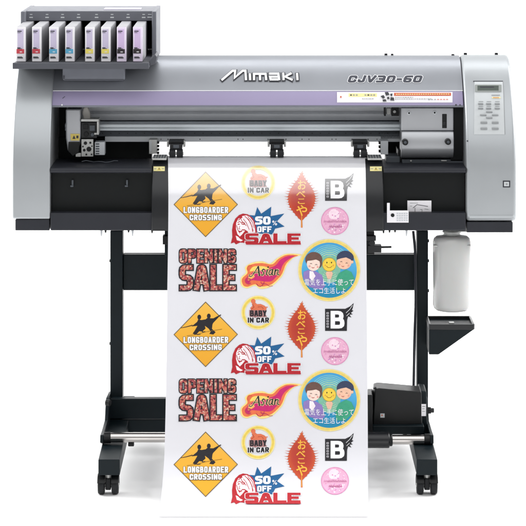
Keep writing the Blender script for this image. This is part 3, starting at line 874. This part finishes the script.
b.lathe([(.021, zt+.002), (.021, zt+.007), (.024, zt+.008), (.024, zt+.0105)], (bx_, by_), M['bracket'], n=36)
b.box(X(445, .05), X(467, .05), .05, .075, zt+.0105, zt+.0125, M['bracket'])
b.build('cap', BT)

# ---- ink cartridges
def cartridge():
    t = empty('ink_cartridge', (0, 0, 0))
    W, H, Dp = .0250, .0885, .275
    b = MB(); b.box(-W/2, W/2, .003, Dp, 0, H, M['cart']); c = b.build('case', t, bevel=.0018)
    b = MB(); b.box(-W/2+.0006, W/2-.0006, -.0003, .0028, .0006, H-.0006, M['white']); b.build('front_label', t, bevel=.0012)
    b = MB(); b.box(-W/2+.004, W/2-.006, -.0007, .001, .034, H-.006, M['lilac']); b.build('tint_field', t)
    b = MB(); b.box(-W/2+.0012, W/2-.0045, -.0011, .001, .0215, .0325, M['red']); b.build('colour_block', t)
    b = MB()
    for z, w, h in ((.0765, .011, .0022), (.0735, .008, .001), (.0345, .008, .0022), (.033, .012, .0008), (.0125, .012, .0012), (.0095, .014, .0022)):
        b.box(-W/2+.0035, -W/2+.0035+w, -.0014, .001, z, z+h, M['ink'])
    b.box(-.003, .003, -.0014, .001, .0245, .0265, M['white'])
    b.build('small_print', t)
    return t
first = cartridge(); 
lefts = [16.1, 31.9, 49.0, 65.0, 85.0, 101.0, 116.8, 132.9]
cols = ['red', 'red', 'cyan', 'cyan', 'yellow', 'yellow', 'dark', 'dark']
labs = ['ink cartridge with red label block at the far left end of the rack', 'ink cartridge with red label block beside the first blue one',
        'ink cartridge with light blue label block beside the red ones', 'ink cartridge with light blue label block next to the gap before the yellow ones',
        'ink cartridge with yellow label block just right of the gap after the blue ones', 'ink cartridge with yellow label block beside the pink and black ones',
        'ink cartridge with pink front and black block beside the yellow ones', 'ink cartridge with pink front and black block at the right end of the rack']
yc = .06
for i, (px, c, lb) in enumerate(zip(lefts, cols, labs)):
    if i == 0: t = first
    else:
        t = first.copy(); COL.objects.link(t)
        for ch in first.children:
            k = ch.copy(); COL.objects.link(k); k.parent = t
            if ch.name.startswith('colour_block'): k.data = ch.data.copy(); k.data.materials[0] = M[c]
            if ch.name.startswith('tint_field') and c == 'dark': k.data = ch.data.copy(); k.data.materials[0] = M['pinklab']
            if ch.name.startswith('front_label') and c == 'dark': k.data = ch.data.copy(); k.data.materials[0] = mat('pale_pink', '#e8dcf0', rough=.5) if 'pale_pink' not in bpy.data.materials else bpy.data.materials['pale_pink']
    t.location = (X(px+4.85, yc), yc+(0, .002, .001, .003, .001, .002, 0, .002)[i], 1.0116)
    t['_w'] = list(t.location)
    tag(t, lb, 'ink cartridge', 'ink cartridges in the rack')

# ------------------------------------------------------------------ printed sheet
arc = [(EY-(EA+.0022)*math.sin(t), EZ+(EB+.0022)*math.cos(t)) for t in [PI/2*i/30 for i in range(0, 28)]]
tab = [(PY(y, z), y) for y, z in arc if y < EY-.001]
tab = [t for i, t in enumerate(tab) if i % 2 == 0 and t[0] < 211]
tab += [(240, -.0165), (300, -.050), (400, -.133), (450, -.190), (475, -.243), (490, -.298), (505, -.375), (517, -.465)]
pap_d = interp(tab)
q_top = tab[0][0]
edgeL = interp([(156, 167.9), (170, 168.2), (200, 168.4), (300, 167.2), (400, 165.8), (450, 164.6), (480, 162.8), (500, 160.8), (517, 158.6)])
edgeR = interp([(156, 364.9), (170, 365.6), (200, 366), (300, 366.8), (400, 367.6), (480, 368), (517, 368.4)])
rows_ = []
for y, z in ((.165, .66), (.160, .73), (.150, .757), (.135, .7685)): rows_.append((y, z, q_top))
rows_.append((.10, EZ+EB+.0022, q_top)); 
q = q_top; qs = []
while q < 160: qs.append(q); q += .35
q = 160
while q < 189: qs.append(q); q += .75
q = 189
while q <= 516: qs.append(q); q += 1.0
qs.append(517)
for q in qs: y = pap_d(q); rows_.append((y, Z(q, y), q))
vs = []; fs = []; NX = 70
for y, z, q in rows_:
    xl, xr_ = X(edgeL(q), pap_d(q)), X(edgeR(q), pap_d(q))
    for i in range(NX+1):
        u = i/NX; x_ = xl+(xr_-xl)*u; vs.append((x_, y+ripple(x_, z), z))
for r in range(len(rows_)-1):
    for i in range(NX): a0 = r*(NX+1)+i; fs.append((a0, a0+1, a0+NX+2, a0+NX+1))
b = MB(); b.add(vs, fs, M['paper'])
SH = b.build('printed_sheet', recalc=False, smooth=80)
tag(SH, 'long white printed sheet of colourful sale stickers hanging from the printer to the floor', 'printed sheet')
SH['_w'] = list(SH.location)

OPEN = ramp_mat('mosaic_ink', [(0, '#4a1f24'), (.15, '#a8434a'), (.35, '#cf7a62'), (.55, '#b8575c'), (.68, '#e4c8ae'), (.85, '#8f3a44'), (1, '#5c2a30')], noise=260, voronoi=True)
LEAF = ramp_mat('leaf_ink', [(0, '#a8352a'), (.26, '#b84030'), (.42, '#cc5c34'), (.6, '#e08a4c')], spherical=(1, 0, 1))
DIAM = ramp_mat('sign_yellow_ink', [(0, '#e9a62e'), (.5, '#ecae38'), (1, '#f0bc50')])
ECO = ramp_mat('eco_blue_ink', [(0, '#1f86a8'), (.3, '#2f93c0'), (.6, '#55aede'), (1, '#3f98cc')])
INKB, WHT = pmat('#26252a'), pmat('#f2f2f5')

def diamond(dy):
    a = Art(0, dy)
    c = (205.6, 334.5)
    a.poly([(c[0], 301.6), (237.9, 334.5), (c[0], 367.2), (173.6, 334.5)], pmat('#6b5a3a'))
    a.poly([(c[0], 302.7), (236.9, 334.5), (c[0], 366.1), (174.6, 334.5)], DIAM)
    f = lambda pts: [(205.6+(160+x/6.575-205.6)*1.1, 324+(280+y/6.575-324)*1.12) for x, y in pts]
    k = INKB
    a.poly(f([(215, 304), (250, 276), (256, 262), (275, 266), (300, 262), (312, 252), (330, 256), (352, 256), (390, 234), (378, 250), (345, 284), (338, 300), (300, 298), (252, 300)]), k)
    a.poly(f([(252, 298), (302, 296), (272, 322), (243, 352), (222, 346), (236, 326)]), k)
    a.poly(f([(312, 296), (341, 292), (338, 318), (360, 338), (346, 352), (322, 348), (330, 334), (316, 314)]), k)
    a.poly(f([(262, 310), (294, 296), (300, 316), (280, 334), (262, 332)]), k)
    for p_ in f([(262, 249), (319, 243)]): a.disc(p_, 1.9, k, n=16, ry=2.5)
    a.stroke(f([(300, 270), (345, 262), (392, 236)]), 2.2, k, w1=.9); a.stroke(f([(250, 275), (285, 290), (320, 285)]), 3, k); a.stroke(f([(300, 296), (330, 320), (352, 346)]), 2.0, k, w1=1.2); a.stroke(f([(280, 290), (255, 325), (232, 350)]), 2.0, k, w1=1.2); a.stroke(f([(272, 318), (284, 338), (298, 334)]), 1.2, k, w1=.8)
    a.stroke(f([(152, 312), (185, 306), (222, 296)]), .5, k, w1=.9); a.stroke(f([(188, 358), (240, 352), (300, 336), (398, 320)]), .45, pmat('#8a6a2c'))
    a.stroke(f([(232, 338), (250, 352), (270, 350)]), .6, k)
    for s, box in (('LONGBOARDER', (183.6, 228.2, 336.9, 343.0)), ('CROSSING', (189.6, 221.8, 344.6, 350.2))):
        a.block(s, box, WHT, 1.35, 1.25, gap=.7, out=pmat('#6d6654'), ow=.9, rr=.5)
    return a.build('crossing_sign_print', pap_d, SH)
def baby(dy):
    a = Art(0, dy); c = (258.2, 312.6)
    a.ring(c, 13.0, 17.0, pmat('#efe09a')); a.ring(c, 13.8, 16.0, pmat('#e6cb5c'))
    g = pmat('#dd7450')
    f = lambda pts: [(235+x/10.52, 290+y/10.52) for x, y in pts]
    a.disc((253.2, 301.2), 2.3, g, n=20)
    a.poly(f([(178, 140), (212, 132), (232, 150), (270, 148), (312, 166), (332, 190), (330, 215), (170, 215), (160, 190), (186, 165)]), g)
    a.stroke(f([(182, 150), (200, 180), (170, 205)]), .9, pmat('#b9503a')); a.stroke(f([(300, 180), (345, 182)]), .8, g)
    a.stroke(f([(240, 180), (280, 176), (300, 200)]), .6, pmat('#b9503a'))
    a.poly(f([(150, 212), (330, 212), (322, 262), (336, 280), (330, 292), (160, 292), (150, 262)]), pmat('#a87878'))
    a.block('BABY', (250, 266.6, 310.4, 316.4), INKB, 1.5, 1.3, gap=.45, rr=.4)
    a.block('IN CAR', (247.6, 269, 317.6, 322.8), INKB, 1.5, 1.25, gap=.5, out=WHT, ow=1.1, rr=.4)
    return a.build('baby_badge_print', pap_d, SH)
def sale(dy):
    a = Art(0, dy)
    f = lambda pts: [(225+x/6.575, 320+y/6.575) for x, y in pts]
    blue = pmat('#1f5f92'); red = pmat('#b3252f')
    a.poly(f([(160, 165), (196, 168), (212, 112), (238, 156), (304, 110), (300, 172), (390, 155), (342, 206), (392, 240), (330, 254), (312, 292), (225, 286), (180, 250)]), blue)
    hair = f([(118, 155), (92, 165), (68, 188), (52, 225), (46, 265), (48, 310), (38, 352), (60, 345), (72, 358), (100, 345), (150, 350), (205, 352), (150, 320), (160, 290), (210, 290), (206, 250), (200, 215), (180, 182), (150, 160)])
    a.poly(hair, red)
    a.poly(f([(112, 172), (140, 166), (165, 178), (186, 205), (196, 245), (200, 280), (160, 284), (128, 262), (140, 240), (132, 205), (118, 190)]), pmat('#f0e4e8'))
    a.poly(f([(88, 188), (112, 178), (132, 205), (140, 240), (132, 268), (112, 292), (98, 306), (82, 290), (72, 255), (74, 215)]), pmat('#f3ecef'))
    a.poly(f([(70, 300), (84, 306), (100, 322), (118, 330), (104, 338), (78, 330)]), pmat('#f0e4e8'))
    for p, w in (([(82, 215), (96, 207), (104, 212)], .7), ([(108, 222), (120, 226), (132, 224)], .9), ([(84, 226), (96, 224)], 1.0), ([(98, 236), (92, 255), (102, 258)], .5), ([(90, 270), (100, 274), (112, 269)], 1.2), ([(120, 190), (140, 215), (160, 262)], .5), ([(140, 180), (168, 215), (186, 270)], .5), ([(100, 180), (112, 205), (140, 235)], .6), ([(150, 175), (180, 210), (192, 250)], .5), ([(88, 200), (100, 186), (114, 180)], .8), ([(130, 172), (156, 195), (178, 240), (182, 276)], .6), ([(110, 262), (128, 262), (150, 276)], .9), ([(76, 232), (84, 262), (98, 284)], .6), ([(104, 216), (116, 213), (130, 218)], .8)):
        a.stroke(f(p), w, red)
    a.block('50', (255, 270.6, 346.3, 354.6), WHT, 2.9, 2.1, gap=.5, rr=.8)
    a.ring((273.3, 351.6), .4, 1.1, WHT, n=12); a.ring((276, 354.2), .4, 1.1, WHT, n=12); a.stroke([(276.2, 350.8), (273.2, 355)], .5, WHT)
    a.block('OFF', (257.2, 271.6, 356.3, 362.2), WHT, 1.7, 1.35, gap=.6, rr=.5)
    a.block('SALE', (245.2, 300.6, 363.4, 373.6), red, 4.3, 2.5, gap=.7, out=WHT, ow=1.3, rr=.25)
    a.rect(246, 300.8, 373, 374.6, red)
    return a.build('half_price_print', pap_d, SH)
def leaf(dy):
    a = Art(0, dy); rnd = random.Random(7)
    c = (301.6, 328); pts = []
    half = interp([(302.5, .2), (308, 3.2), (315, 8.8), (322, 13.0), (328, 14.6), (335, 13.4), (341, 9.8), (346, 5.4), (350, 1.6)])
    right = []; left = []
    for s, out in ((1, right), (-1, left)):
        q = 303.5; k = 0
        while q < 349:
            w = half(q)*.98; out.append((301.6+s*w+(1.6 if q < 312 else 0)*0, q))
            tip = 2.4+rnd.random()*2.2 if 311 < q < 342 else 1.5
            out.append((301.6+s*(w+tip), q-1.0+rnd.random()*.8)); out.append((301.6+s*half(q+1.0)*.9, q+.9)); q += 2.2+rnd.random()*.8
    pts = [(302.8, 300.6)] + right + [(302.3, 350.5), (302.6, 357.6), (300.9, 357.6), (301, 350.5)] + left[::-1]
    a.poly(pts, LEAF)
    ye = pmat('#f0b544')
    for ch, box in (('お', (297.8, 306.2, 310.2, 319.6)), ('べ', (296.2, 305.4, 320.8, 327.2)), ('こ', (297.8, 304.8, 328.6, 334)), ('や', (296.2, 307.2, 335, 346))):
        a.text(ch, box, ye, base_bold=.018)
    a.stroke([(301.7, 346), (301.7, 357)], .5, ye)
    return a.build('leaf_print', pap_d, SH)
def bmark(dy):
    a = Art(0, dy-130)
    k = INKB
    f = lambda pts: [(320+x/7.525, 430+y/7.525) for x, y in pts]
    a.poly(f([(38, 66), (190, 66), (226, 48), (254, 22), (246, 60), (240, 76), (252, 80), (232, 96), (246, 108), (222, 110), (236, 132), (212, 122), (204, 150), (202, 232), (38, 232)]), k)
    a.block('B', (330.6, 344.4, 440.8, 458.4), WHT, 4.4, 3.6, rr=.9)
    a.rect(330.6, 333, 440.8, 443, WHT); a.rect(330.6, 333, 456, 458.4, WHT)
    for i in range(6): a.rect(326.5, 328.8, 442.2+i*2.7, 444+i*2.7, pmat('#b9b7bc')); a.rect(327.2, 328.3, 442.8+i*2.7, 443.5+i*2.7, k)
    a.stroke(f([(196, 96), (222, 72), (244, 40)]), .4, WHT); a.stroke(f([(200, 120), (222, 98)]), .4, WHT)
    return a.build('letter_mark_print', pap_d, SH)
def pink(dy):
    a = Art(0, dy-130); c = (335, 481)
    a.disc(c, 13.9, pmat('#d98fb8')); a.disc(c, 13.0, pmat('#e6aecb'))
    a.disc((334, 474.5), 5.4, pmat('#f4d9e6'), n=30)
    rnd = random.Random(5)
    for i in range(60):
        t = rnd.random()*2*PI; r = math.sqrt(rnd.random())*11.6
        x, y = c[0]+r*math.cos(t), c[1]+r*math.sin(t)
        if abs(y-481.2) < 2.4: continue
        a.disc((x, y), .35+.5*rnd.random(), pmat(rnd.choice(['#f8e6ef', '#d893bb', '#f8e6ef', '#cf8fc0'])), n=8, layer=5+i % 5)
    a.k = 10
    a.rect(323, 347, 479.2, 483.2, pmat('#e8b0cc'))
    a.text('Happy Wedding', (323.4, 346.8, 479.2, 483.2), pmat('#b05c88'), base_bold=.01, shear=.2) if False else None
    x = 323.8
    while x < 346: w = rnd.uniform(.8, 1.8); a.stroke([(x, 482.6), (x+w*.4, 479.8+rnd.random()), (x+w, 482.4)], .5, pmat('#b46290')); x += w+.25
    x = 329
    while x < 341: w = rnd.uniform(.8, 1.6); a.stroke([(x, 487.6), (x+w*.4, 485.2+rnd.random()), (x+w, 487.4)], .5, pmat('#b46290')); x += w+.2
    return a.build('pink_badge_print', pap_d, SH)
def opening(dy):
    a = Art(0, dy)
    for s, box, bb in (('OPENING', (179.6, 235.6, 379.4, 392.8), .06), ('SALE', (179.8, 235.8, 395.2, 420.2), .075)):
        if s == 'SALE': a.block(s, box, OPEN, 5.0, 4.6, gap=1.5, out=INKB, ow=2.7, rr=.7, widths={'A': 1.15, 'E': .95, 'L': .88})
        else: a.block(s, box, OPEN, 2.5, 2.6, gap=1.2, out=INKB, ow=2.0, rr=.6, widths={'I': .5, 'E': .85, 'N': 1.05})
    return a.build('opening_sale_print', pap_d, SH)
def asian(dy):
    a = Art(0, dy)
    f = lambda pts: [(235+x/6.575, 370+y/6.575) for x, y in pts]
    def smooth(p, n=4):
        out = []; m = len(p)
        for i in range(m):
            p0, p1, p2, p3 = p[i-1], p[i], p[(i+1) % m], p[(i+2) % m]
            for k in range(n):
                t = k/n; out.append(tuple(.5*((2*p1[j])+(-p0[j]+p2[j])*t+(2*p0[j]-5*p1[j]+4*p2[j]-p3[j])*t*t+(-p0[j]+3*p1[j]-3*p2[j]+p3[j])*t**3) for j in (0, 1)))
        return out
    a.poly(f(smooth([(440, 96), (340, 90), (280, 118), (230, 155), (180, 140), (110, 150), (66, 180), (72, 215), (38, 250), (42, 300), (80, 318), (130, 300), (170, 322), (240, 305), (300, 250), (318, 222), (345, 160), (390, 115)])), pmat('#f4dc86'))
    a.poly(f(smooth([(415, 101), (343, 97), (288, 122), (244, 160), (180, 152), (116, 158), (78, 184), (82, 218), (47, 254), (52, 295), (82, 308), (130, 292), (182, 306), (240, 292), (290, 248), (313, 214), (336, 158), (378, 117)])), pmat('#e8744a'))
    a.poly(f(smooth([(392, 107), (345, 106), (298, 130), (262, 170), (200, 190), (130, 206), (100, 226), (66, 260), (72, 286), (92, 288), (104, 266), (150, 268), (230, 274), (268, 246), (296, 208), (320, 156), (360, 122)])), pmat('#c9296f'))
    a.poly(f(smooth([(110, 226), (84, 250), (86, 266), (106, 258), (130, 240)])), pmat('#f2b45a'))
    a.poly(f(smooth([(120, 176), (180, 172), (225, 186), (200, 196), (130, 202), (98, 206)])), pmat('#f2d66a'))
    a.stroke(f([(140, 288), (152, 302), (166, 306), (180, 300), (186, 288), (205, 290), (226, 304), (248, 302)]), .9, pmat('#b02f52'), w1=.5)
    G = [([(249.2, 404.2), (249.6, 406.6), (251.6, 406.4), (254, 403.4), (258.4, 396)], .7, .8), ([(258.2, 396.2), (259.4, 406)], 1.6, 1.5), ([(252.8, 403), (259, 402.4)], .6, .6),
         ([(265, 399.8), (263.2, 399.2), (262, 400.6), (264, 403), (262.8, 405.2), (260.6, 404.8)], 1.1, .9), ([(267.4, 399.4), (266.4, 404.4), (267.4, 405.2)], 1.3, .9),
         ([(272.4, 399.6), (270, 400.2), (268.8, 403), (269.6, 405), (271.4, 404), (272.6, 400)], 1.0, .8), ([(272.8, 399.4), (272, 404.4), (273.2, 405.2)], 1.3, .9),
         ([(275.4, 399.4), (274.4, 405.2)], 1.3, 1.2), ([(274.8, 402), (276.8, 399.8), (278.2, 400.2), (277.4, 404.4), (279.4, 405)], 1.1, .9)]
    for pts_, w0, w1 in G: a.stroke(pts_, w0+.9, pmat('#f4dc9a'), w1=w1+.9)
    for pts_, w0, w1 in G: a.stroke(pts_, w0, INKB, w1=w1)
    a.disc((268.1, 397.2), .8, INKB, n=12)
    a.ring((248.6, 411.4), 2.0, 3.1, pmat('#c4365e'), n=24, a0=PI*.2, a1=PI*1.8); a.ring((249.4, 411.2), .1, .9, pmat('#c4365e'), n=14)
    a.ring((250.2, 398.2), 2.2, 3.2, pmat('#e0643e'), n=20, a0=PI*.7, a1=PI*1.7)
    a.ring((262.6, 412.2), 1.2, 2.0, pmat('#c4365e'), n=20, a0=-PI*.1, a1=PI*1.1)
    return a.build('flame_print', pap_d, SH)
def eco(dy):
    a = Art(0, dy); c = (329.2, 400.2)
    a.disc(c, 31.1, pmat('#ecd98c'), n=72); a.disc(c, 30.0, pmat('#e6cc6e'), n=72); a.disc(c, 27.6, ECO, n=72)
    for i, r in enumerate((20.2, 18.4, 16.6, 14.8, 13, 11.2, 9.4)):
        a.ring((329.4, 395.4), r-.35, r+.45, pmat(('#7cbcc4', '#86c4bc', '#93cbb0', '#a2d2a4', '#b2d898', '#c2dc90', '#d2de8a')[i]), n=44, a0=PI*(1.02 if r < 16 else 1.12), a1=PI*(1.98 if r < 16 else 1.88))
    a.poly([(322, 386), (336, 386), (341, 398), (338, 412), (322, 412), (317, 398)], pmat('#7db9a0'))
    for i in range(5): a.ring((329.4, 395.4), 8.5+i*2, 9.0+i*2, pmat('#a8d8b0'), n=20, a0=PI*.3, a1=PI*.7)
    # woman
    a.poly([(303.6, 402), (308, 400), (316, 401.5), (322, 405), (325, 416), (322, 420), (309, 417), (303.2, 408)], pmat('#8f7cbb'))
    a.disc((313.8, 389.6), 8.6, pmat('#6b5048'), n=32, ry=7.6); a.disc((319, 393), 3.2, pmat('#6b5048'), n=20, ry=5)
    a.disc((313.4, 394), 6.6, pmat('#f3d9cc'), n=32, ry=6.9)
    a.poly([(307.2, 391), (308, 387.4), (313, 385.2), (319, 387), (320.4, 391.6), (316, 389.6), (312, 390.4)], pmat('#6b5048'))
    a.poly([(309.6, 401), (313, 401.5), (315.5, 406), (312.5, 411), (309.4, 408)], pmat('#f5ebee'))
    # man
    a.poly([(336, 420), (335.4, 410), (339, 403), (346, 399.6), (351.4, 402), (354.6, 409), (351, 415), (345, 420.6)], pmat('#3f9f7d'))
    a.disc((345.2, 388), 8.6, pmat('#39415c'), n=32, ry=7.2)
    a.disc((344, 392.6), 7.4, pmat('#efc0a4'), n=32, ry=6.7); a.disc((352, 392), 1.5, pmat('#efc0a4'), n=14)
    a.poly([(336.6, 389.8), (338, 384.6), (345, 382), (352.4, 386), (353, 390.6), (346, 387.4), (341, 388.4)], pmat('#39415c'))
    for x0, y0 in ((311, 393.6), (316.2, 394.6), (341.2, 391.6), (346.6, 393)):
        a.stroke([(x0-1, y0+.4), (x0, y0-.2), (x0+1, y0+.4)], .5, pmat('#4a3a38'))
    for x0, y0 in ((313, 397.6), (342.8, 396.2)): a.stroke([(x0-1.4, y0-.3), (x0, y0+.5), (x0+1.4, y0-.2)], .55, pmat('#b8504a'))
    for x0, y0 in ((309.6, 396.2), (317.6, 397), (339.6, 394.6), (348.4, 395.6)): a.disc((x0, y0), .9, pmat('#eaa294'), n=12)
    # sun
    a.disc((329.2, 394.6), 6.9, pmat('#c9a03a'), n=36); a.disc((329.2, 394.6), 6.3, pmat('#f0cf4a'), n=36)
    for x0 in (326.9, 331.5): a.disc((x0, 392.6), .6, INKB, n=10, ry=.9)
    a.stroke([(326.4, 396.2), (328, 397.6), (330.4, 397.6), (332, 396.2)], .5, pmat('#8a4a2a'))
    for x0 in (325.2, 333.2): a.disc((x0, 395.4), .8, pmat('#e6a040'), n=10)
    a.poly([(326.4, 401.6), (332, 401.6), (332.8, 403.8), (331, 409), (327.6, 409), (325.6, 403.8)], pmat('#e6b9a0'))
    for s, bx in (('電気を上手に使って', (304.6, 353.6, 408.9, 415.6)), ('エコ生活しよ', (313, 345.4, 417.6, 423.8))):
        a.text(s, bx, WHT)
    return a.build('eco_badge_print', pap_d, SH)
for dy in (-130, 0, 130):
    for fn in (diamond, baby, sale, leaf, bmark, pink): fn(dy)
for dy in (-130, 0):
    for fn in (opening, asian, eco): fn(dy)

# ------------------------------------------------------------------ light: white studio, key soft box, added floor and backdrop lights
w = bpy.data.worlds.new('World'); sc.world = w; w.use_nodes = True
bg = w.node_tree.nodes['Background']; bg.inputs['Color'].default_value = (1, 1, 1, 1); bg.inputs['Strength'].default_value = .48
def area(name, loc, target, sx, sy, power):
    l = bpy.data.lights.new(name, 'AREA'); l.shape = 'RECTANGLE'; l.size = sx; l.size_y = sy; l.energy = power
    o = bpy.data.objects.new(name, l); COL.objects.link(o); o.location = loc
    o.rotation_euler = (Vector(target)-Vector(loc)).to_track_quat('-Z', 'Y').to_euler()
    return o
area('key_softbox', (0, -1.75, 2.85), (0, .05, .75), 3.0, 3.0, 38)
area('side_floor_fill', (-3.1, .5, 2.2), (-.7, -.5, 0), 2, 2, 120)  # unseen pair added to lift the floor to white
area('side_floor_fill', (3.1, .5, 2.2), (.7, -.5, 0), 2, 2, 120)
area('backdrop_light', (0, 1.3, 3.4), (0, 4.2, 1.0), 6, 1.2, 230)  # added to brighten the backdrop without reaching the printer

for o in bpy.data.objects:
    if '_w' in o: del o['_w']
